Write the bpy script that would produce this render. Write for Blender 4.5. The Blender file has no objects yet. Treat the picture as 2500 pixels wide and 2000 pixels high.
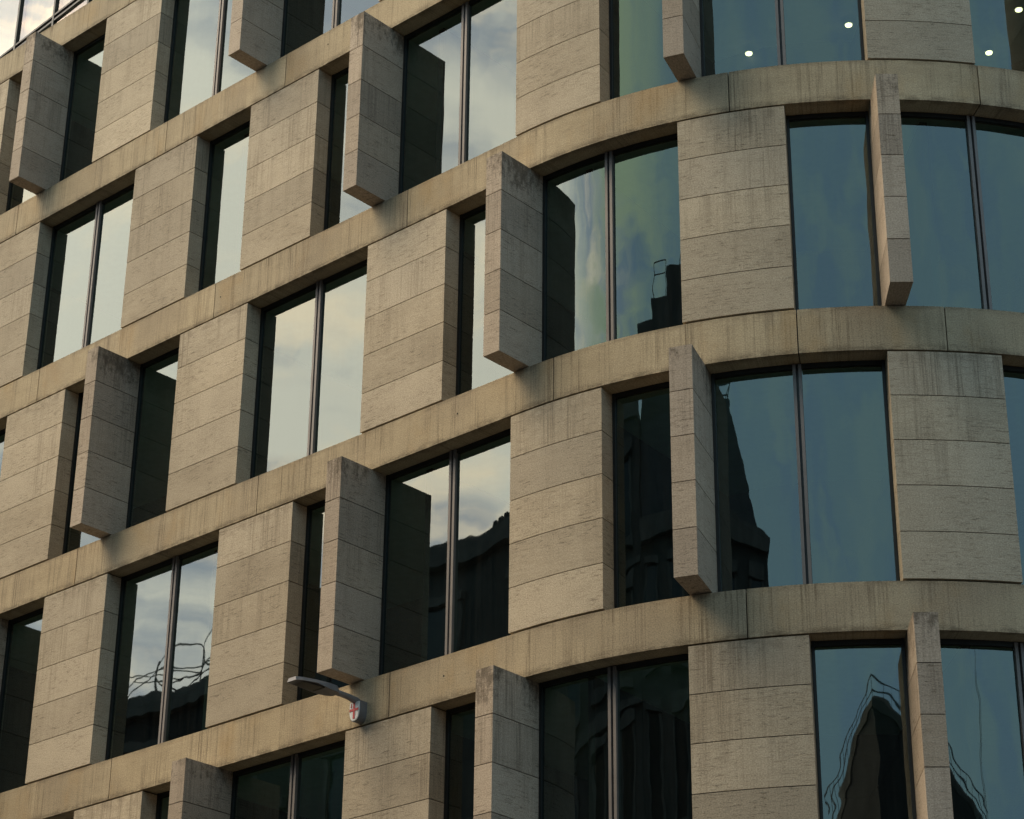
import bpy, math, random
from mathutils import Matrix, Vector
random.seed(7)
D = bpy.data
SC = bpy.context.scene
COL = SC.collection
rad = math.radians

# ------------------------------------------------------------------ camera
GZ = 24.67                                   # height of the sixth-floor band top above the street
cam_d = D.cameras.new("camera")
cam = D.objects.new("camera", cam_d); COL.objects.link(cam)
cam_d.sensor_width = 36.0
cam_d.lens = 36.0 * 5617.33 / 2500.0
cam_d.clip_end = 3000
yaw, pitch, roll = 0.7412, 0.4558, 0.0111
cy_, sy_ = math.cos(yaw), math.sin(yaw); cp_, sp_ = math.cos(pitch), math.sin(pitch)
r_ = Vector((cy_, sy_, 0)); fh = Vector((-sy_, cy_, 0)); up_ = Vector((0, 0, 1))
fz = fh * cp_ + up_ * sp_; uu = -fh * sp_ + up_ * cp_
ca = r_ * math.cos(roll) + uu * math.sin(roll); cb = -r_ * math.sin(roll) + uu * math.cos(roll)
M = Matrix.Identity(4)
for i in range(3):
    M[i][0] = ca[i]; M[i][1] = cb[i]; M[i][2] = -fz[i]
M[0][3], M[1][3], M[2][3] = 25.566, -21.7276, GZ - 23.0196
cam.matrix_world = M
SC.camera = cam

# ------------------------------------------------------------------ node helpers
class NT:
    def __init__(s, tree): s.t = tree; s.n = tree.nodes; s.l = tree.links; s.n.clear()
    def add(s, typ, **kw):
        n = s.n.new(typ)
        for k, v in kw.items():
            if k.startswith('i_'): n.inputs[k[2:].replace('_', ' ')].default_value = v
            else: setattr(n, k, v)
        return n
    def put(s, sock, v):
        if hasattr(v, 'links'): s.l.new(v, sock)
        else: sock.default_value = v
    def math(s, op, a, b=0.0, c=0.0, clamp=False):
        n = s.n.new('ShaderNodeMath'); n.operation = op; n.use_clamp = clamp
        s.put(n.inputs[0], a); s.put(n.inputs[1], b)
        if len(n.inputs) > 2: s.put(n.inputs[2], c)
        return n.outputs[0]
    def mix(s, f, a, b, blend='MIX'):
        n = s.n.new('ShaderNodeMix'); n.data_type = 'RGBA'; n.blend_type = blend
        s.put(n.inputs[0], f); s.put(n.inputs[6], a if hasattr(a, 'links') else (*a, 1)[:4]); s.put(n.inputs[7], b if hasattr(b, 'links') else (*b, 1)[:4])
        return n.outputs[2]
    def ramp(s, v, lo, hi, a=0.0, b=1.0, smooth=True):
        n = s.n.new('ShaderNodeMapRange'); n.interpolation_type = 'SMOOTHSTEP' if smooth else 'LINEAR'
        s.put(n.inputs[0], v); n.inputs[1].default_value = lo; n.inputs[2].default_value = hi
        n.inputs[3].default_value = a; n.inputs[4].default_value = b
        return n.outputs[0]
    def noise(s, vec, scale, detail=4, rough=.55, dist=0.0):
        m = s.n.new('ShaderNodeMapping'); m.inputs['Scale'].default_value = scale if len(scale) == 3 else (*scale, 1)
        s.l.new(vec, m.inputs[0])
        n = s.n.new('ShaderNodeTexNoise'); n.inputs['Scale'].default_value = 1.0
        n.inputs['Detail'].default_value = detail; n.inputs['Roughness'].default_value = rough; n.inputs['Distortion'].default_value = dist
        s.l.new(m.outputs[0], n.inputs['Vector'])
        return n.outputs[0]

# ------------------------------------------------------------------ sky, sun, exposure
SUN_AZ, SUN_EL = rad(44), rad(55)            # measured from -y towards -x : the bright western side of the street
to_sun = Vector((-math.sin(SUN_AZ) * math.cos(SUN_EL), -math.cos(SUN_AZ) * math.cos(SUN_EL), math.sin(SUN_EL)))
W = D.worlds.new("World"); SC.world = W; W.use_nodes = True
w = NT(W.node_tree)
sky = w.add('ShaderNodeTexSky'); sky.sky_type = 'NISHITA'; sky.sun_disc = False
sky.sun_elevation = SUN_EL; sky.sun_rotation = math.atan2(to_sun.x, to_sun.y)
sky.air_density = 1.2; sky.dust_density = 2.0
bgs = w.add('ShaderNodeBackground'); bgs.inputs[1].default_value = 0.07
w.l.new(sky.outputs[0], bgs.inputs[0])
tc = w.add('ShaderNodeTexCoord'); vec = tc.outputs['Generated']
dot = w.add('ShaderNodeVectorMath', operation='DOT_PRODUCT'); w.l.new(vec, dot.inputs[0]); dot.inputs[1].default_value = (-.77, -.50, .40)
glow = w.ramp(dot.outputs['Value'], 0.73, .99)
sep = w.add('ShaderNodeSeparateXYZ'); w.l.new(vec, sep.inputs[0])
# overcast veil, bright and creamy round the sun, blue-grey away from it; cloud lumps over it
n1 = w.noise(vec, (4.6, 4.6, 11), 6, .58, .5); n2 = w.noise(vec, (8, 8, 20), 5, .6, .3)
lump = w.ramp(n1, .42, .58)
veil = w.mix(glow, (.225, .36, .42), (1.90, 1.72, 1.47))
cold = w.mix(glow, (.20, .325, .43), (.80, .84, .95))
warm = w.mix(glow, (.255, .39, .42), (2.45, 1.96, 1.45))
c1 = w.mix(lump, cold, veil)
c2 = w.mix(w.ramp(n2, .47, .66), c1, warm)
band_ = w.math('MULTIPLY', w.ramp(dot.outputs['Value'], .60, .80), w.ramp(dot.outputs['Value'], .95, .82))
c2 = w.mix(w.math('MULTIPLY', band_, w.ramp(n1, .38, .62)), c2, (.52, .64, .42))
bgc = w.add('ShaderNodeBackground'); w.l.new(w.mix(w.ramp(sep.outputs[2], .60, .84), c2, (.27, .28, .30)), bgc.inputs[0]); bgc.inputs[1].default_value = 2.6
mxs = w.add('ShaderNodeMixShader'); mxs.inputs[0].default_value = .8
w.l.new(bgs.outputs[0], mxs.inputs[1]); w.l.new(bgc.outputs[0], mxs.inputs[2])
wo = w.add('ShaderNodeOutputWorld'); w.l.new(mxs.outputs[0], wo.inputs[0])

sd = D.lights.new("sun", 'SUN'); sun = D.objects.new("sun", sd); COL.objects.link(sun)
sd.energy = 4.4; sd.angle = rad(36); sd.color = (1, .81, .55)
sun.rotation_euler = to_sun.to_track_quat('Z', 'Y').to_euler(); sun.location = (0, -10, 60)
SC.view_settings.view_transform = 'Standard'; SC.view_settings.look = 'None'
SC.view_settings.exposure = -0.12; SC.view_settings.gamma = 1.0

# ------------------------------------------------------------------ materials
def newmat(name):
    m = D.materials.new(name); m.use_nodes = True
    return m, NT(m.node_tree)
def finish(n, bsdf):
    o = n.add('ShaderNodeOutputMaterial'); n.l.new(bsdf, o.inputs[0])
def plain(name, col, rough=.6, metal=0.0, var=.12, scale=6.0):
    m, n = newmat(name)
    b = n.add('ShaderNodeBsdfPrincipled')
    t = n.add('ShaderNodeTexCoord')
    nz = n.noise(t.outputs['Object'], (scale,) * 3, 4)
    c = n.mix(n.ramp(nz, .3, .7), [x * (1 - var) for x in col], [x * (1 + var) for x in col])
    n.l.new(c, b.inputs['Base Color']); b.inputs['Roughness'].default_value = rough; b.inputs['Metallic'].default_value = metal
    finish(n, b.outputs[0]); return m

def stone(name, ca, cb, dark, height, kind):
    """travertine: horizontal bedding, pits, drip stains; UV u = metres along the wall, v = metres above the block foot"""
    m, n = newmat(name)
    b = n.add('ShaderNodeBsdfPrincipled')
    uv = n.add('ShaderNodeUVMap', uv_map='UVMap').outputs[0]
    tone = n.add('ShaderNodeAttribute', attribute_name='tone').outputs['Fac']
    s = n.add('ShaderNodeSeparateXYZ'); n.l.new(uv, s.inputs[0]); v = s.outputs[1]
    hue = n.math('FRACT', n.math('MULTIPLY', tone, 37.7))
    bed = n.noise(uv, (2.6, 22), 7, .7, .9)
    calm = n.ramp(n.noise(uv, (.8, 1.5), 2), .35, .65)
    big = n.noise(uv, (.55, .8), 4, .6)
    mott = n.noise(uv, (5, 7), 5, .65)
    fine = n.noise(uv, (48, 60), 2, .75)
    c = n.mix(n.math('MULTIPLY_ADD', n.math('SUBTRACT', n.ramp(bed, .34, .68), .5), n.math('MULTIPLY_ADD', calm, .6, .3), .5), ca, cb)
    c = n.mix(n.ramp(big, .38, .68, 0, .42), c, [x * y for x, y in zip(ca, (.70, .68, .66))])
    c = n.mix(n.ramp(mott, .48, .72, 0, .22), c, [x * .6 for x in ca])
    c = n.mix(n.ramp(hue, 0, 1, 0, .55, False), c, [ca[0] * .90, ca[1] * .935, ca[2] * 1.02])
    # sooty bedding lines and pits
    pits = n.noise(uv, (5.5, 42), 6, .78, .6)
    patch = n.noise(uv, (1.1, 2.0), 4, .6)
    pm = n.math('MULTIPLY', n.ramp(pits, .52, .64), n.ramp(patch, .36, .58))
    c = n.mix(n.math('MULTIPLY', pm, .85 if kind != 'band' else .25), c, dark)
    sp = n.math('MULTIPLY', n.ramp(n.noise(uv, (20, 34), 2, .5), .66, .74), n.ramp(patch, .25, .6))
    c = n.mix(n.math('MULTIPLY', sp, .7 if kind != 'band' else .3), c, [x * .6 for x in dark])
    # drip stains running down
    drip = n.noise(uv, (5, .2), 6, .85)
    drip2 = n.noise(uv, (30, .4), 3, .75)
    where = n.ramp(n.noise(uv, (.85, .12), 4, .7), .40, .57)
    d = n.math('MULTIPLY', n.ramp(n.math('ADD', n.math('MULTIPLY', drip, .55), n.math('MULTIPLY', drip2, .45)), .46, .60), where)
    if kind == 'pier':
        d = n.math('MULTIPLY', d, n.ramp(v, height * .05, height, .08, 1.0)); amt = .72
        rim = n.math('MULTIPLY', n.ramp(v, height - .3, height), n.ramp(mott, .4, .62))
        c = n.mix(n.math('MULTIPLY', rim, .45), c, dark)
    elif kind == 'fin':
        d = n.math('MULTIPLY', d, n.ramp(v, height * .15, height, .2, 1.0)); amt = .78
    else:
        d = n.math('MULTIPLY', d, n.ramp(n.noise(uv, (1.2, 1.6), 4, .6), .3, .55, .4, 1)); amt = .85
    c = n.mix(n.math('MULTIPLY', d, amt), c, dark)
    if kind == 'band':
        rust = n.ramp(n.noise(uv, (1.1, .6), 4, .6), .50, .72)
        c = n.mix(n.math('MULTIPLY', rust, .5), c, (ca[0] * .88, ca[1] * .74, ca[2] * .55))
        grime = n.ramp(n.noise(uv, (.5, .4), 3, .6), .48, .7)
        c = n.mix(n.math('MULTIPLY', grime, .4), c, [dark[0] * 1.25, dark[1] * 1.3, dark[2] * 1.5])
        lich = n.math('MULTIPLY', n.ramp(v, .13, .0), n.ramp(n.noise(uv, (4, 9), 5, .7), .36, .6))
        c = n.mix(n.math('MULTIPLY', lich, .7), c, [x * .7 for x in dark])
        up = n.math('MULTIPLY', n.ramp(v, height - .10, height), n.ramp(n.noise(uv, (3, 10), 5, .7), .38, .62))
        c = n.mix(n.math('MULTIPLY', up, .55), c, dark)
    if kind == 'fin':
        reach = n.ramp(n.noise(uv, (.9, .01), 2), .35, .65, -.35, .25)
        top = n.math('ADD', n.math('ADD', n.ramp(v, height - 1.1, height), reach), n.math('MULTIPLY', n.math('SUBTRACT', n.noise(uv, (10, 5), 6, .75), .5), 2.6))
        moss = n.ramp(top, .62, 1.25)
        c = n.mix(n.math('MULTIPLY', moss, .78), c, [x * .6 for x in dark])
    c = n.mix(1.0, c, n.add_gray(tone) if hasattr(n, 'add_gray') else tone_col(n, tone), 'MULTIPLY')
    c = n.mix(1.0, c, tone_col(n, n.ramp(fine, .25, .75, .62, 1.38, False)), 'MULTIPLY')
    n.l.new(c, b.inputs['Base Color']); b.inputs['Roughness'].default_value = .88
    b.inputs['Specular IOR Level'].default_value = .25
    bp = n.add('ShaderNodeBump'); bp.inputs['Strength'].default_value = .35; bp.inputs['Distance'].default_value = .006
    h = n.math('SUBTRACT', n.math('ADD', n.math('MULTIPLY', bed, .6), n.math('MULTIPLY', fine, .5)), pm)
    n.l.new(h, bp.inputs['Height']); n.l.new(bp.outputs[0], b.inputs['Normal'])
    finish(n, b.outputs[0]); return m
def tone_col(n, v):
    x = n.add('ShaderNodeCombineColor')
    for i in range(3): n.l.new(v, x.inputs[i])
    return x.outputs[0]

M_PIER = stone('travertine_pier', (.42, .352, .256), (.50, .427, .322), (.17, .135, .095), 3.28, 'pier')
M_FIN = stone('travertine_fin', (.39, .318, .243), (.455, .378, .297), (.14, .11, .08), 3.31, 'fin')
M_BAND = stone('limestone_band', (.40, .324, .212), (.46, .378, .255), (.15, .115, .075), .667, 'band')
M_CORE = plain('dark_joint', (.035, .03, .027), .9)
M_FRAME = plain('anodised_frame', (.018, .020, .020), .45, .3)
M_MULL = plain('mullion_metal', (.17, .155, .15), .6, .25, .06)
M_SLAB = plain('slab_concrete', (.45, .46, .44), .85)
M_CEIL = plain('ceiling_tile', (.66, .70, .66), .8, 0, .05)
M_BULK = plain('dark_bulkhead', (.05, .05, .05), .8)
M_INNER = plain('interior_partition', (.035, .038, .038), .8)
M_LAMPGREY = plain('lamp_grey_paint', (.16, .16, .17), .45, .2, .1)
M_LENS = plain('lamp_lens', (.06, .06, .055), .3)
M_WHITE = plain('shield_white', (.72, .73, .72), .45, 0, .05)
M_RED = plain('shield_red', (.52, .03, .03), .45, 0, .08)
M_HOLE = plain('dark_hole', (.02, .018, .015), .9)

def glass(name, tint, refl, f0, wav, rip=.12):
    m, n = newmat(name)
    tr = n.add('ShaderNodeBsdfTransparent'); tr.inputs[0].default_value = (*tint, 1)
    gl = n.add('ShaderNodeBsdfGlossy'); gl.inputs[0].default_value = (*refl, 1); gl.inputs['Roughness'].default_value = .012
    geo = n.add('ShaderNodeTexCoord')
    h = n.noise(geo.outputs['Object'], (.55, .55, .4), 1, .4)
    h2 = n.noise(geo.outputs['Object'], (2.4, 2.4, 1.7), 1, .4)
    bp = n.add('ShaderNodeBump'); bp.inputs['Strength'].default_value = 1.0; bp.inputs['Distance'].default_value = wav
    n.l.new(n.math('ADD', h, n.math('MULTIPLY', h2, rip)), bp.inputs['Height'])
    n.l.new(bp.outputs[0], gl.inputs['Normal'])
    lw = n.add('ShaderNodeLayerWeight'); lw.inputs[0].default_value = .5
    f = n.math('MULTIPLY_ADD', n.math('POWER', lw.outputs['Facing'], 4.5), 1 - f0, f0)
    # thin film of street dust, in faint run marks
    uvn = n.noise(geo.outputs['Object'], (16, 16, .4), 3, .7)
    df = n.add('ShaderNodeBsdfDiffuse'); df.inputs[0].default_value = (.35, .36, .33, 1)
    mx = n.add('ShaderNodeMixShader'); n.l.new(f, mx.inputs[0]); n.l.new(tr.outputs[0], mx.inputs[1]); n.l.new(gl.outputs[0], mx.inputs[2])
    m2 = n.add('ShaderNodeMixShader'); n.l.new(n.ramp(uvn, .35, .70, .0, .010), m2.inputs[0]); n.l.new(mx.outputs[0], m2.inputs[1]); n.l.new(df.outputs[0], m2.inputs[2])
    finish(n, m2.outputs[0]); return m
M_GLASS = glass('tinted_glass', (.27, .41, .37), (.89, 1.0, .95), .13, .008, .09)
M_GLASSC = glass('curved_tinted_glass', (.27, .41, .37), (.86, 1.0, .97), .13, .015, .19)
M_PGLASS = glass('pale_glass', (.7, .75, .72), (1, .95, .88), .2, .004)

# ------------------------------------------------------------------ geometry helpers
S0, R = 5.8353, 1 / .1289
def P(s, o, z):
    z += GZ
    if s <= S0: return (s, o, z)
    th = (s - S0) / R
    return (S0 + (R - o) * math.sin(th), R - (R - o) * math.cos(th), z)

class MB:
    def __init__(s): s.v = []; s.f = []; s.uv = []; s.tn = []; s.mi = []
    def quad(s, pts, uvs, tone=1.0, mi=0):
        i = len(s.v); s.v += pts; s.f.append(tuple(range(i, i + len(pts)))); s.uv += uvs; s.tn += [tone] * len(pts); s.mi.append(mi)
    def cbox(s, a, b, o0, o1, z0, z1, tone=1.0, u0=0.0, v0=None, mi=0, ends=True, back=True):
        """box bent along the facade line: s from a to b, outward offset o0 to o1, height z0 to z1"""
        n = 1 if b <= S0 else max(1, int((b - max(a, S0)) / .09) + 1)
        cuts = [a + (b - a) * i / n for i in range(n + 1)]
        if a < S0 < b: cuts = [a] + [S0 + (b - S0) * i / n for i in range(n + 1)]
        v0 = z0 if v0 is None else v0
        q0, q1 = z0 - v0, z1 - v0
        for x, y in zip(cuts[:-1], cuts[1:]):
            s.quad([P(x, o0, z0), P(y, o0, z0), P(y, o0, z1), P(x, o0, z1)], [(u0 + x, q0), (u0 + y, q0), (u0 + y, q1), (u0 + x, q1)], tone, mi)
            s.quad([P(x, o0, z1), P(y, o0, z1), P(y, o1, z1), P(x, o1, z1)], [(u0 + x, q1), (u0 + y, q1), (u0 + y, q1 + .01), (u0 + x, q1 + .01)], tone, mi)
            s.quad([P(x, o1, z0), P(y, o1, z0), P(y, o0, z0), P(x, o0, z0)], [(u0 + x, q0 + .3), (u0 + y, q0 + .3), (u0 + y, q0), (u0 + x, q0)], tone, mi)
            if back: s.quad([P(y, o1, z0), P(x, o1, z0), P(x, o1, z1), P(y, o1, z1)], [(u0 + y, q0), (u0 + x, q0), (u0 + x, q1), (u0 + y, q1)], tone, mi)
        if ends:
            s.quad([P(b, o0, z0), P(b, o1, z0), P(b, o1, z1), P(b, o0, z1)], [(u0 + b, q0), (u0 + b + o1 - o0, q0), (u0 + b + o1 - o0, q1), (u0 + b, q1)], tone, mi)
            s.quad([P(a, o1, z0), P(a, o0, z0), P(a, o0, z1), P(a, o1, z1)], [(u0 + a - (o1 - o0), q0), (u0 + a, q0), (u0 + a, q1), (u0 + a - (o1 - o0), q1)], tone, mi)
    def box(s, lo, hi, tone=1.0, mi=0):
        x0, y0, z0 = lo; x1, y1, z1 = hi
        c = [(x0, y0, z0), (x1, y0, z0), (x1, y1, z0), (x0, y1, z0), (x0, y0, z1), (x1, y0, z1), (x1, y1, z1), (x0, y1, z1)]
        for f in ((0, 1, 5, 4), (1, 2, 6, 5), (2, 3, 7, 6), (3, 0, 4, 7), (4, 5, 6, 7), (3, 2, 1, 0)):
            p = [c[i] for i in f]
            s.quad(p, [(q[0] + q[1], q[2]) for q in p], tone, mi)
    def prism(s, poly, z0, z1, top=None, mi=0):
        top = top or poly; n = len(poly)
        for i in range(n):
            j = (i + 1) % n
            p = [(*poly[i], z0), (*poly[j], z0), (*top[j], z1), (*top[i], z1)]
            L = math.dist(poly[i], poly[j])
            s.quad(p, [(0, z0), (L, z0), (L, z1), (0, z1)], 1, mi)
        s.quad([(*q, z1) for q in top], [q for q in top], 1, mi)
        s.quad([(*q, z0) for q in reversed(poly)], [q for q in reversed(poly)], 1, mi)
    def tube(s, pts, r, n=6):
        """square-ish tube through points"""
        pts = [Vector(p) for p in pts]; rings = []
        rr = r if isinstance(r, (list, tuple)) else [r] * len(pts)
        for i, p in enumerate(pts):
            d = (pts[min(i + 1, len(pts) - 1)] - pts[max(i - 1, 0)]).normalized()
            a = d.cross(Vector((0, 0, 1)))
            if a.length < .01: a = d.cross(Vector((1, 0, 0)))
            a.normalize(); b = d.cross(a)
            rings.append([tuple(p + a * math.cos(t) * rr[i] + b * math.sin(t) * rr[i]) for t in [2 * math.pi * k / n for k in range(n)]])
        for A, B in zip(rings[:-1], rings[1:]):
            for k in range(n):
                l = (k + 1) % n
                s.quad([A[k], A[l], B[l], B[k]], [(0, 0), (1, 0), (1, 1), (0, 1)])
        s.quad(rings[0][::-1], [(0, 0)] * n); s.quad(rings[-1], [(0, 0)] * n)
    def build(s, name, mats, parent=None, smooth=False):
        me = D.meshes.new(name); me.from_pydata(s.v, [], s.f)
        uvl = me.uv_layers.new(name='UVMap'); uvl.data.foreach_set('uv', [c for q in s.uv for c in q])
        at = me.attributes.new('tone', 'FLOAT', 'POINT'); at.data.foreach_set('value', s.tn)
        for m in (mats if isinstance(mats, (list, tuple)) else [mats]): me.materials.append(m)
        me.polygons.foreach_set('material_index', s.mi)
        if smooth:
            import bmesh
            bm = bmesh.new(); bm.from_mesh(me); bmesh.ops.remove_doubles(bm, verts=bm.verts, dist=1e-4); bm.to_mesh(me); bm.free()
            me.polygons.foreach_set('use_smooth', [True] * len(me.polygons))
        me.update()
        o = D.objects.new(name, me); COL.objects.link(o)
        if parent: o.parent = parent
        return o
def thing(name, label, cat, loc=(0, 0, 0), group=None):
    o = D.objects.new(name, None); COL.objects.link(o); o.location = loc; o.empty_display_size = .2
    o['label'] = label; o['category'] = cat
    if group: o['group'] = group
    return o
def tag(o, label, cat, group=None):
    o['label'] = label; o['category'] = cat
    if group: o['group'] = group
    return o
def struct(o): o['kind'] = 'structure'; return o

# ------------------------------------------------------------------ the stone-faced office building
office = thing('office_building', 'beige stone office building with staggered windows, projecting fins and a rounded corner', 'building')
H, HB = 4.0, .667
GRID = [-19.29, -16.17, -13.05, -9.93, -6.80, -3.69, -.555, 2.55, 5.675, 8.485, 11.262, 14.04, 16.8]
JOINTS = {-1: [-9.1, -4.4, 1.8], 0: [-14.2, -7.29, -2.87, .30, 6.45, 12.07], 1: [-12.2, -5.98, -1.15, 3.41, 9.26, 12.85],
          2: [-10.5, -4.28, .27, 6.45, 10.07, 12.07], 3: [-9.0, -2.83, 3.39, 9.24, 15.0], 4: [-10.5, -4.28, .27, 6.45, 12.07], 5: [-9, -2.83, 3.39, 9.24]}
SA, SB = -20.0, 17.9
for r in range(-1, 6):
    mb = MB(); js = [SA] + JOINTS[r] + [SB]; zt = -H * r
    for i, (a, b) in enumerate(zip(js[:-1], js[1:])):
        mb.cbox(a + .008, b - .008, 0, .42, zt - HB, zt, random.uniform(.93, 1.06), 31.7 * r + 4.1 * i, zt - HB)
    mb.cbox(SA, SB, .05, .40, zt - HB + .03, zt - .03, 1, mi=1)
    mb.build('stone_band', [M_BAND, M_CORE], office)

def E(g): return (g + .295 - 1.69, g + .295)
def St(g): return (g, g + (1.70 if g < 5 else 1.565))
def Fn(g): return (g, g + (.295 if g < 5.8 else .283))
g_ = GRID
ROWS = {
 0: [('p', St(g_[1])), ('f', Fn(g_[2])), ('p', (-9.87, -8.17)), ('f', (-6.766, -6.47)), ('p', (-5.063, -3.379)), ('f', (-.511, -.218)), ('p', St(g_[7])), ('f', Fn(g_[8])), ('p', St(g_[9])), ('f', Fn(g_[10])), ('p', St(g_[11]))],
 1: [('p', E(g_[2])), ('f', Fn(g_[3])), ('p', (-8.205, -6.515)), ('p', (-3.687, -1.979)), ('p', (-.552, 1.154)), ('f', (2.586, 2.885)), ('p', (5.69, 7.258)), ('f', (8.505, 8.787)), ('p', (11.267, 12.826)), ('f', Fn(g_[11]))],
 2: [('p', St(g_[2])), ('f', Fn(g_[3])), ('p', (-6.836, -5.131)), ('f', (-3.70, -3.407)), ('p', (-1.998, -.286)), ('p', (2.553, 4.265)), ('f', (5.69, 5.982)), ('p', (8.484, 10.042)), ('f', (11.265, 11.55)), ('p', St(g_[11]))],
 3: [('f', Fn(g_[2])), ('p', St(g_[3])), ('f', (-6.80, -6.505)), ('p', (-5.087, -3.398)), ('p', (-.594, 1.116)), ('f', (2.54, 2.848)), ('p', (5.658, 7.243)), ('f', (8.487, 8.786)), ('p', (11.255, 12.807)), ('f', Fn(g_[11]))],
 4: [('p', E(g_[2])), ('f', Fn(g_[3])), ('p', E(g_[4])), ('p', (-3.679, -1.997)), ('f', (-.546, -.23)), ('p', (2.522, 4.223)), ('f', (5.659, 5.961)), ('p', (8.451, 10.022)), ('f', (11.26, 11.541)), ('p', St(g_[11]))],
 5: [('p', St(g_[2])), ('f', Fn(g_[3])), ('p', St(g_[4])), ('f', Fn(g_[5])), ('p', E(g_[6])), ('p', St(g_[7])), ('f', Fn(g_[8])), ('p', St(g_[9])), ('f', Fn(g_[10])), ('p', St(g_[11]))],
}
GAP = .012
def courses(mb, a, b, o0, o1, z0, z1, u0):
    n = 5; h = (z1 - z0) / n
    for k in range(n):
        t = random.uniform(.83, 1.11)
        mb.cbox(a, b, o0, o1, z0 + k * h + (GAP / 2 if k else 0), z0 + (k + 1) * h - (GAP / 2 if k < n - 1 else 0), t, u0 + k * 5.3, z0)
    mb.cbox(a + .015, b - .015, o0 + .015, o1 - .015, z0 + .01, z1 - .01, 1, mi=1)
def pane_sheet(a, b, o, z0, z1, parent):
    mb = MB(); n = 1 if b <= S0 else max(2, int((b - a) / .06))
    for i in range(n):
        x, y = a + (b - a) * i / n, a + (b - a) * (i + 1) / n
        mb.quad([P(x, o, z0), P(y, o, z0), P(y, o, z1), P(x, o, z1)], [(x, z0), (y, z0), (y, z1), (x, z1)])
    return mb.build('pane', M_GLASSC if n > 1 else M_GLASS, parent, smooth=(n > 1))
def window(a, b, zb, zt):
    OG = .325
    mb = MB(); fw = .045
    mb.cbox(a + .004, a + fw, OG - .03, OG + .05, zb + .004, zt - .004)
    mb.cbox(b - fw, b - .004, OG - .03, OG + .05, zb + .004, zt - .004)
    mb.cbox(a + fw, b - fw, OG - .02, OG + .05, zt - .07, zt - .004)
    mb.cbox(a + fw, b - fw, OG - .02, OG + .05, zb + .004, zb + .06)
    win = mb.build('window', M_FRAME, office)
    z0, z1 = zb + .06, zt - .07
    if b - a > 2.0:
        m = (a + b) / 2
        if a < 5.7 < b: m += .02
        pane_sheet(a + fw, m - .055, OG, z0, z1, win); pane_sheet(m + .055, b - fw, OG, z0, z1, win)
        k = MB()
        k.cbox(m - .062, m - .018, OG - .05, OG + .06, zb + .02, zt - .02)
        k.cbox(m + .018, m + .062, OG - .05, OG + .06, zb + .02, zt - .02)
        k.cbox(m - .018, m + .018, OG - .005, OG + .05, zb + .02, zt - .02, mi=1)
        k.build('mullion', [M_MULL, M_FRAME], win)
    else:
        pane_sheet(a + fw, b - fw, OG, z0, z1, win)
for r, els in ROWS.items():
    zt, zb = -H * (r - 1) - HB, -H * r
    for kind, (a, b) in els:
        mb = MB(); u0 = random.uniform(0, 300)
        if kind == 'p':
            courses(mb, a, b, 0, .42, zb + .035, zt - .028, u0)
            mb.cbox(a + .03, b - .03, .08, .40, zb + .002, zt - .002, 1, mi=1)
            mb.build('stone_pier', [M_PIER, M_CORE], office)
        else:
            # a fin is a straight slab standing square to the facade line
            courses(mb, a, b, -.63, .42, zb + .018, zt + .0, u0)
            mb.build('stone_fin', [M_FIN, M_CORE], office)
    edges = [SA] + [x for _, ab in els for x in ab] + [SB]
    for a, b in zip(edges[::2], edges[1::2]):
        if b - a > .15: window(a + .002, b - .002, zb, zt)
# floors, ceilings and the dark rooms behind
for r in range(-1, 6):
    mb = MB(); mb.cbox(SA, SB, .43, 6.4, -H * r - .55, -H * r - .06); mb.build('floor_slab', M_SLAB, office)
    mb = MB(); mb.cbox(SA, SB, .45, 4.3, -H * r - .64, -H * r - .56)
    mb.cbox(SA, SB, 4.31, 6.4, -H * r - .95, -H * r - .57, mi=1); mb.build('ceiling', [M_CEIL, M_BULK], office)
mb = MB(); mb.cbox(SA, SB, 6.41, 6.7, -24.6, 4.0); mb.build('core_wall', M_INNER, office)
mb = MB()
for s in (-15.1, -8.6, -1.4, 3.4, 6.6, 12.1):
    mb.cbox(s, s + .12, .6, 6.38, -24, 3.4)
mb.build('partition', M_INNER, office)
mb = MB(); mb.cbox(SA - .4, SA - .01, 0, 6.8, -24.6, 4.0); mb.cbox(SB + .01, SB + .2, 0, 6.8, -24.6, 4.0); mb.build('end_wall', M_PIER, office)
mb = MB(); mb.cbox(SA, SB, .1, .5, -24.6, -20.68); mb.build('base_storey', M_PIER, office)
mb = MB(); mb.cbox(SA, SB, .43, 6.8, 3.80, 3.95); mb.build('roof', M_SLAB, office)
# small drilled holes in the bands
for s, z in ((2.1, .42), (-1.0, -4.32), (-3.95, -4.35), (4.6, -8.3), (4.45, -12.3), (1.35, -.28)):
    mb = MB(); c = P(s, -.003, z); mb.tube([c, P(s, .02, z)], .014, 8); mb.build('drain_hole', M_HOLE, office)
# set-back glazed storey over the terrace
p0, p1 = Vector((-13.3, 3.0, 0)), Vector((-10.7, 2.78, 0)); du = (p1 - p0).normalized(); dn = Vector((du.y, -du.x, 0))
def Q(t, off, z): q = p0 + du * t + dn * off; return (q.x, q.y, z + GZ)
def qbox(mb, t0, t1, f, bk, z0, z1):
    c = [Q(t0, f, z0), Q(t1, f, z0), Q(t1, bk, z0), Q(t0, bk, z0), Q(t0, f, z1), Q(t1, f, z1), Q(t1, bk, z1), Q(t0, bk, z1)]
    for fc in ((0, 1, 5, 4), (1, 2, 6, 5), (2, 3, 7, 6), (3, 0, 4, 7), (4, 5, 6, 7), (3, 2, 1, 0)):
        mb.quad([c[i] for i in fc], [(0, 0), (1, 0), (1, 1), (0, 1)])
mb = MB()
tm = [-7.2, -5.7, -4.2, -2.6, -1.0, .67, 2.3, 3.75, 5.3, 6.9]
for t in tm: qbox(mb, t - .035, t + .035, .05, -.08, 3.9, 12.0)
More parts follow.
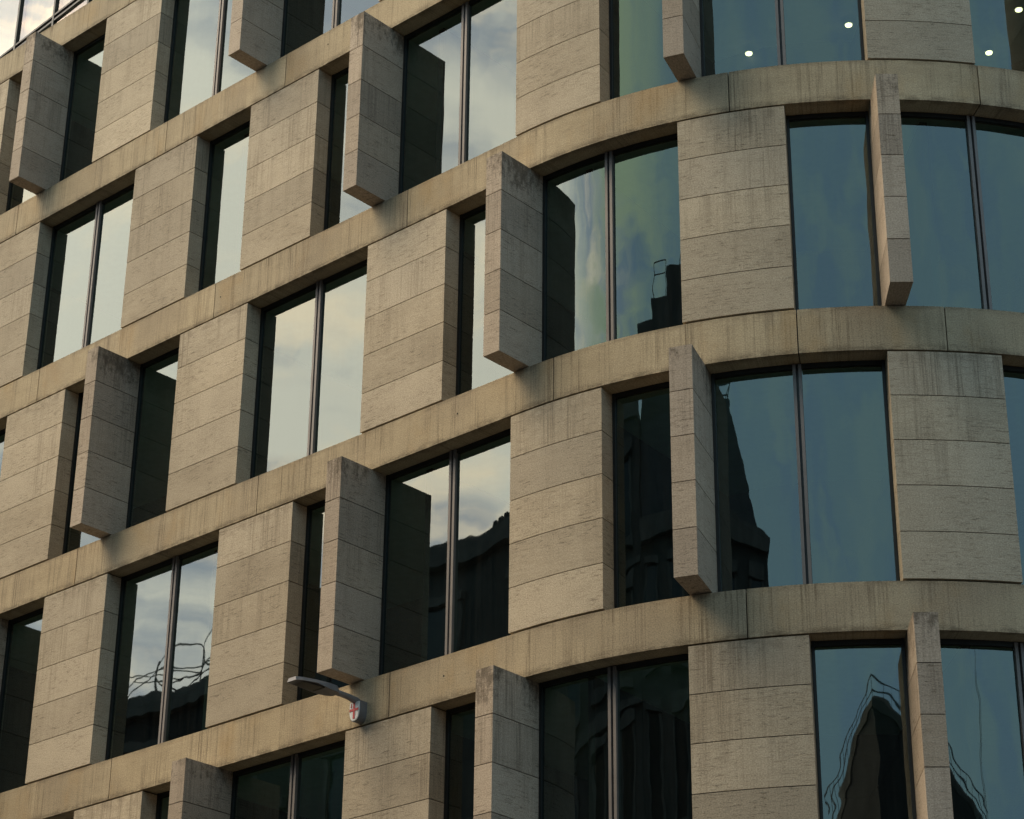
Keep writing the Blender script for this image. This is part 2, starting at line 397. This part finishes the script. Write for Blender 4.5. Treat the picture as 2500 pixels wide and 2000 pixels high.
for z in (7.58, 7.72): 
    for a, b in zip(tm[:-1], tm[1:]): qbox(mb, a + .04, b - .04, .045, -.07, z - .025, z + .025)
qbox(mb, -7.2, 6.9, .3, -4.0, 12.0, 12.4); qbox(mb, 6.95, 7.1, 0, -4, 3.96, 12.0); qbox(mb, -7.2, 6.9, -3.0, -3.2, 3.96, 12)
pent = mb.build('penthouse', M_FRAME, office)
for a, b in zip(tm[:-1], tm[1:]):
    for z0, z1 in ((3.96, 7.55), (7.61, 7.69), (7.75, 11.98)):
        mb = MB(); mb.quad([Q(a + .036, 0, z0), Q(b - .036, 0, z0), Q(b - .036, 0, z1), Q(a + .036, 0, z1)], [(0, 0), (1, 0), (1, 1), (0, 1)]); mb.build('pane', M_PGLASS, pent)
        if z0 != 7.61:
            mb = MB(); qbox(mb, a + .06, b - .06, -.12, -.14, z0, z1); mb.build('blind', D.materials.get('blind_cloth') or plain('blind_cloth', (.62, .54, .42), .8, 0, .03), pent)

# ------------------------------------------------------------------ ceiling lights in the corner rooms
mE, nE = newmat('lamp_glow'); e = nE.add('ShaderNodeEmission'); e.inputs[0].default_value = (1, .74, .42, 1); e.inputs[1].default_value = 9; finish(nE, e.outputs[0])
CL = [((6.93, 4.39), 'round lit ceiling light seen low behind the window between the top fin and mullion'),
      ((8.64, 4.82), 'round lit ceiling light high in the pane left of the topmost right pier'),
      ((9.94, 7.01), 'round lit ceiling light in the pane right of the topmost right pier'),
      ((10.94, 6.29), 'small lit ceiling light cut by the right edge of the photo')]
for (x, y), lab in CL:
    zc = GZ - .70
    t = thing('ceiling_light', lab, 'lamp', (x, y, zc), 'lit ceiling lights behind the upper right windows')
    mb = MB(); mb.prism([(.066 * math.cos(k * math.pi / 10), .066 * math.sin(k * math.pi / 10)) for k in range(20)], -.035, -.0); mb.build('housing', M_WHITE, t)
    mb = MB(); mb.prism([(.056 * math.cos(k * math.pi / 10), .056 * math.sin(k * math.pi / 10)) for k in range(20)], -.055, -.037); mb.build('diffuser', mE, t)

# ------------------------------------------------------------------ street lamp on the wall bracket
lamp = thing('street_lamp', 'grey flat street lamp on a wall bracket bearing a white shield with red cross', 'street lamp', (2.84, 0, GZ - 12.5))
def shield(w, h, n=9):
    pts = [(-w, h), (w, h)]
    for i in range(n + 1):
        t = i / n; pts.append((w * math.cos(t * math.pi / 2) ** .75 if t < 1 else 0, h * .1 - (h * 1.1) * math.sin(t * math.pi / 2)))
    left = [(-x, y) for x, y in pts[2:-1]]
    return pts[:1] + pts[1:] + left[::-1]
def slab_xz(mb, poly, y0, y1):
    n = len(poly)
    mb.quad([(x, y0, z) for x, z in poly[::-1]][::-1], [(0, 0)] * n)
    mb.quad([(x, y1, z) for x, z in poly[::-1]], [(0, 0)] * n)
    for i in range(n):
        a, b = poly[i], poly[(i + 1) % n]
        mb.quad([(a[0], y0, a[1]), (a[0], y1, a[1]), (b[0], y1, b[1]), (b[0], y0, b[1])], [(0, 0)] * 4)
mb = MB(); slab_xz(mb, shield(.105, .150), -.13, -.001); mb.build('bracket', M_LAMPGREY, lamp)
mb = MB(); slab_xz(mb, shield(.092, .137), -.152, -.132); sh = mb.build('shield', M_WHITE, lamp)
mb = MB(); mb.box((-.018, -.158, -.108), (.018, -.1525, .134)); mb.box((-.088, -.1575, .005), (-.0185, -.1525, .041)); mb.box((.0185, -.1575, .005), (.088, -.1525, .041)); mb.build('red_cross', M_RED, sh)
mb = MB(); mb.box((-.060, -.157, .060), (-.051, -.1525, .120)); mb.box((-.070, -.1575, .069), (-.041, -.1526, .077)); mb.build('red_sword', M_RED, sh)
mb = MB(); mb.tube([(0, -.02, .13), (0, -.12, .165), (0, -.28, .185), (0, -.43, .19), (0, -.56, .195)], [.05, .055, .045, .042, .05], 10); mb.build('arm', M_LAMPGREY, lamp, True)
prof = [(-.07, -.52), (-.13, -.60), (-.15, -.75), (-.15, -1.02), (-.125, -1.27), (-.09, -1.37), (.09, -1.37), (.125, -1.27), (.15, -1.02), (.15, -.75), (.13, -.60), (.07, -.52)]
mb = MB()
def zt_(y): return .245 - .06 * ((-y - .52) / .85) ** 1.6
n = len(prof)
top = [(x * .8, y * .985 - .012, zt_(y)) for x, y in prof]; bot = [(x, y, zt_(y) - (.10 if y > -.8 else .055)) for x, y in prof]
for i in range(n):
    j = (i + 1) % n; mb.quad([bot[i], bot[j], top[j], top[i]], [(0, 0)] * 4)
mb.quad(top, [(0, 0)] * n); mb.quad(bot[::-1], [(0, 0)] * n)
hd = mb.build('lamp_head', M_LAMPGREY, lamp)
mb = MB(); zl = zt_(-1.05) - .075
mb.quad([(-.115, -.86, zl), (.115, -.86, zl), (.105, -1.24, zl - .01), (-.105, -1.24, zl - .01)][::-1], [(0, 0)] * 4)
mb.box((-.12, -.86, zl - .005), (.12, -.845, zl + .03)); mb.build('lens', M_LENS, hd)

# ------------------------------------------------------------------ the street and the buildings opposite (seen mirrored in the glass)
M_OLD = plain('dark_old_stone', (.075, .072, .066), .9, 0, .25, .6)  # very dark base colour, so the mirrored blocks read as silhouettes
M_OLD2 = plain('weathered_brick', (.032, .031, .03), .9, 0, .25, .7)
M_TRIM = plain('pale_trim_stone', (.12, .115, .105), .85, 0, .25, 1.5)
M_SLATE = plain('slate_roof', (.045, .048, .05), .6, 0, .2, 2)
M_DARKGL = plain('old_window_glass', (.02, .022, .025), .12, 0, .1)
M_RAIL = plain('rail_iron', (.03, .03, .03), .6)
M_ASPH = plain('asphalt', (.05, .05, .05), .9, 0, .2, 3)
M_PAVE = plain('paving', (.22, .21, .2), .9, 0, .15, 2)
mb = MB(); mb.quad([(-900, -900, -.15), (900, -900, -.15), (900, 900, -.15), (-900, 900, -.15)], [(0, 0)] * 4); struct(mb.build('ground', M_ASPH))
mb = MB(); mb.box((-70, -3.0, -.146), (5, -.02, 0)); mb.box((-70, -25, -.146), (18, -21.5, 0)); struct(mb.build('pavement', M_PAVE))

def win_box(parent, x, y, z, wd, ht):
    mb = MB(); mb.box((x - wd / 2, y, z), (x + wd / 2, y + .03, z + ht)); wn = mb.build('window', M_DARKGL, parent)
    mb = MB(); mb.box((x - wd / 2 - .28, y, z - .05), (x - wd / 2 - .01, y + .12, z + ht)); mb.box((x + wd / 2 + .01, y, z - .05), (x + wd / 2 + .28, y + .12, z + ht)); mb.box((x - wd / 2 - .35, y, z + ht + .01), (x + wd / 2 + .35, y + .22, z + ht + .35)); mb.box((x - wd / 2 - .35, y, z - .3), (x + wd / 2 + .35, y + .2, z - .06)); mb.build('surround', M_TRIM, wn)
    return wn
def terrace(name, label, x0, x1, eaves, ridge, mat, chim, cols):
    t = thing(name, label, 'building', ((x0 + x1) / 2, -32, 0)); X = (x1 - x0) / 2
    mb = MB(); mb.box((-X + .01, -7, 0), (X - .01, 7, eaves)); mb.build('wall', mat, t)
    mb = MB(); mb.box((-X, -7.2, eaves), (X, 7.35, eaves + .35)); mb.box((-X, -7.2, eaves + .352), (X, 7.2, eaves + .7)); mb.build('cornice', M_TRIM, t)
    mb = MB()
    for zz in (eaves - 4.6, eaves - 8.5): mb.box((-X + .02, 7.002, zz), (X - .02, 7.18, zz + .3))
    mb.build('string_course', M_TRIM, t)
    mb = MB(); mb.prism([(-X + .2, -6.8), (X - .2, -6.8), (X - .2, 6.9), (-X + .2, 6.9)], eaves + .702, ridge, [(-X + .2, -4), (X - .2, -4), (X - .2, 4.6), (-X + .2, 4.6)]); rf = mb.build('roof', M_SLATE, t)
    for c in chim:
        mb = MB(); mb.box((c - .9, 2.6, ridge - 1.5), (c + .9, 3.8, ridge + 1.3))
        for k in range(4): mb.box((c - .75 + k * .42, 3.0, ridge + 1.302), (c - .5 + k * .42, 3.3, ridge + 1.9))
        mb.build('chimney', mat, rf)
    for c in range(cols):
        for l in range(4): win_box(t, -X + (c + .5) * (2 * X) / cols, 7.0, eaves - 3.6 - l * 3.9, 1.3, 2.4)
    return t
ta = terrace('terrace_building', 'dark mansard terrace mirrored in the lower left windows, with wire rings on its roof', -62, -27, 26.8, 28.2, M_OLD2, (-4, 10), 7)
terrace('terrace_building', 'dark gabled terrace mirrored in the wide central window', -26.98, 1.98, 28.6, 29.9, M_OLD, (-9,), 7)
# looped cables and pipe rings along the roof edge of the far terrace
rr = random.Random(3)
for k in range(4):
    mb = MB(); pts = []
    for i in range(15):
        x = 8.5 + i * .62; pts.append((x, 7.0 - k * .12, 27.6 + .22 * k + .5 * math.sin(i * .45 + k * .9) + rr.uniform(-.08, .08) + .06 * i))
    mb.tube(pts, .024, 5); mb.build('roof_cable', M_RAIL, ta)
for cx0, cz0, rx, rz in ((13.5, 28.7, 1.5, .8), (11.2, 28.4, 1.0, .7)):
    mb = MB(); mb.tube([(cx0 + rx * math.cos(a * math.pi / 10), 6.8, cz0 + rz * math.sin(a * math.pi / 10)) for a in range(21)], .032, 5); mb.build('roof_pipe', M_RAIL, ta)
mb = MB()
for i in range(5): mb.box((10 + i * 1.8, 6.6, 27.5), (10.06 + i * 1.8, 6.66, 28.9))
mb.build('roof_post', M_RAIL, ta)
# corner block with stepped roofs
t = thing('corner_block', 'dark stepped corner block with roof rails mirrored in the rounded corner windows', 'building', (10, -32, 0))
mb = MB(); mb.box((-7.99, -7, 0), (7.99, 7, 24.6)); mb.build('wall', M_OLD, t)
mb = MB(); mb.box((-8.0, -7.2, 24.602), (8.35, 7.4, 25.2)); mb.build('cornice', M_TRIM, t)
mb = MB(); mb.prism([(-7.9, -6.5), (7.2, -6.5), (7.2, 6.6), (-7.9, 6.6)], 25.202, 28.8, [(-7.9, -6), (4.0, -6), (4.0, 6.0), (-7.9, 6.0)]); rf = mb.build('roof', M_SLATE, t)
mb = MB(); mb.box((-7.8, -3, 28.802), (2.4, 5.9, 31.4)); mb.box((-6.2, -2.6, 31.402), (1.4, 5.6, 32.3)); mb.box((-4.2, -2, 32.302), (.6, 5.3, 33.4)); mb.build('roof_house', M_OLD, rf)
mb = MB()
for z in (33.1, 33.7): mb.tube([(-5.9, 5.4, z), (-4.3, 5.4, z)], .04, 5)
for x in (-5.9, -4.3): mb.tube([(x, 5.4, 32.3), (x, 5.4, 33.7)], .04, 5)
for z in (34.0, 34.6): mb.tube([(-2, 5.0, z), (.4, 5.0, z), (.4, -1.8, z)], .04, 5)
for x in (-2, -.8, .4): mb.tube([(x, 5.0, 33.4), (x, 5.0, 34.6)], .04, 5)
for z in (29.3, 29.9): mb.tube([(2.7, 5.3, z), (4.0, 5.3, z), (4.0, -5.5, z)], .05, 5)
for x in (2.8, 4.0): mb.tube([(x, 5.3, 28.6), (x, 5.3, 29.9)], .045, 5)
mb.build('railing', M_RAIL, rf)
for c in range(5):
    for l in range(5): win_box(t, -6.4 + c * 3.2, 7.0, 21.2 - l * 3.9, 1.3, 2.5)
# office across the side street, seen corner-on
cx, cyy = 38.9, -32.8
d1 = (Vector((39.7, -52)) - Vector((cx, cyy))); d2 = (Vector((66, -24)) - Vector((cx, cyy)))
poly = [(0, 0), tuple(d1), tuple(d1 + d2), tuple(d2)]
cen = (d1 + d2) / 2
def inset(k): return [tuple(cen + (Vector(q) - cen) * k) for q in poly]
t = thing('street_office', 'tall dark corner building with roof rails mirrored as a spire beside the lowest right fin', 'building', (cx, cyy, 0))
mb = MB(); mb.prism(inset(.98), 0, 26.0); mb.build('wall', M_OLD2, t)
mb = MB(); mb.prism(inset(.988), 26.002, 26.5); mb.build('cornice', M_OLD, t)
mb = MB(); mb.prism(inset(.97), 26.502, 26.8, inset(.95)); mb.prism(inset(.5), 26.802, 28.5, inset(.45)); rf = mb.build('roof', M_SLATE, t)
mb = MB()
for z, k in ((26.95, .985), (27.4, .985)):
    q = inset(k); mb.tube([(*q[1], z), (*q[0], z), (*q[3], z)], .05, 5)
q = inset(.985)
for a, b, nn in ((q[0], q[1], 10), (q[0], q[3], 14)):
    for i in range(nn):
        x = a[0] + (b[0] - a[0]) * i / nn; y = a[1] + (b[1] - a[1]) * i / nn
        mb.tube([(x, y, 26.5), (x, y, 27.4)], .045, 5)
mb.build('railing', M_RAIL, rf)
mb = MB(); mb.tube([(24, 9.5, 25), (24, 9.5, 33)], .06, 6); mb.tube([(24.6, 9.5, 25), (24.6, 9.5, 32)], .05, 6); mb.build('antenna', M_RAIL, rf)
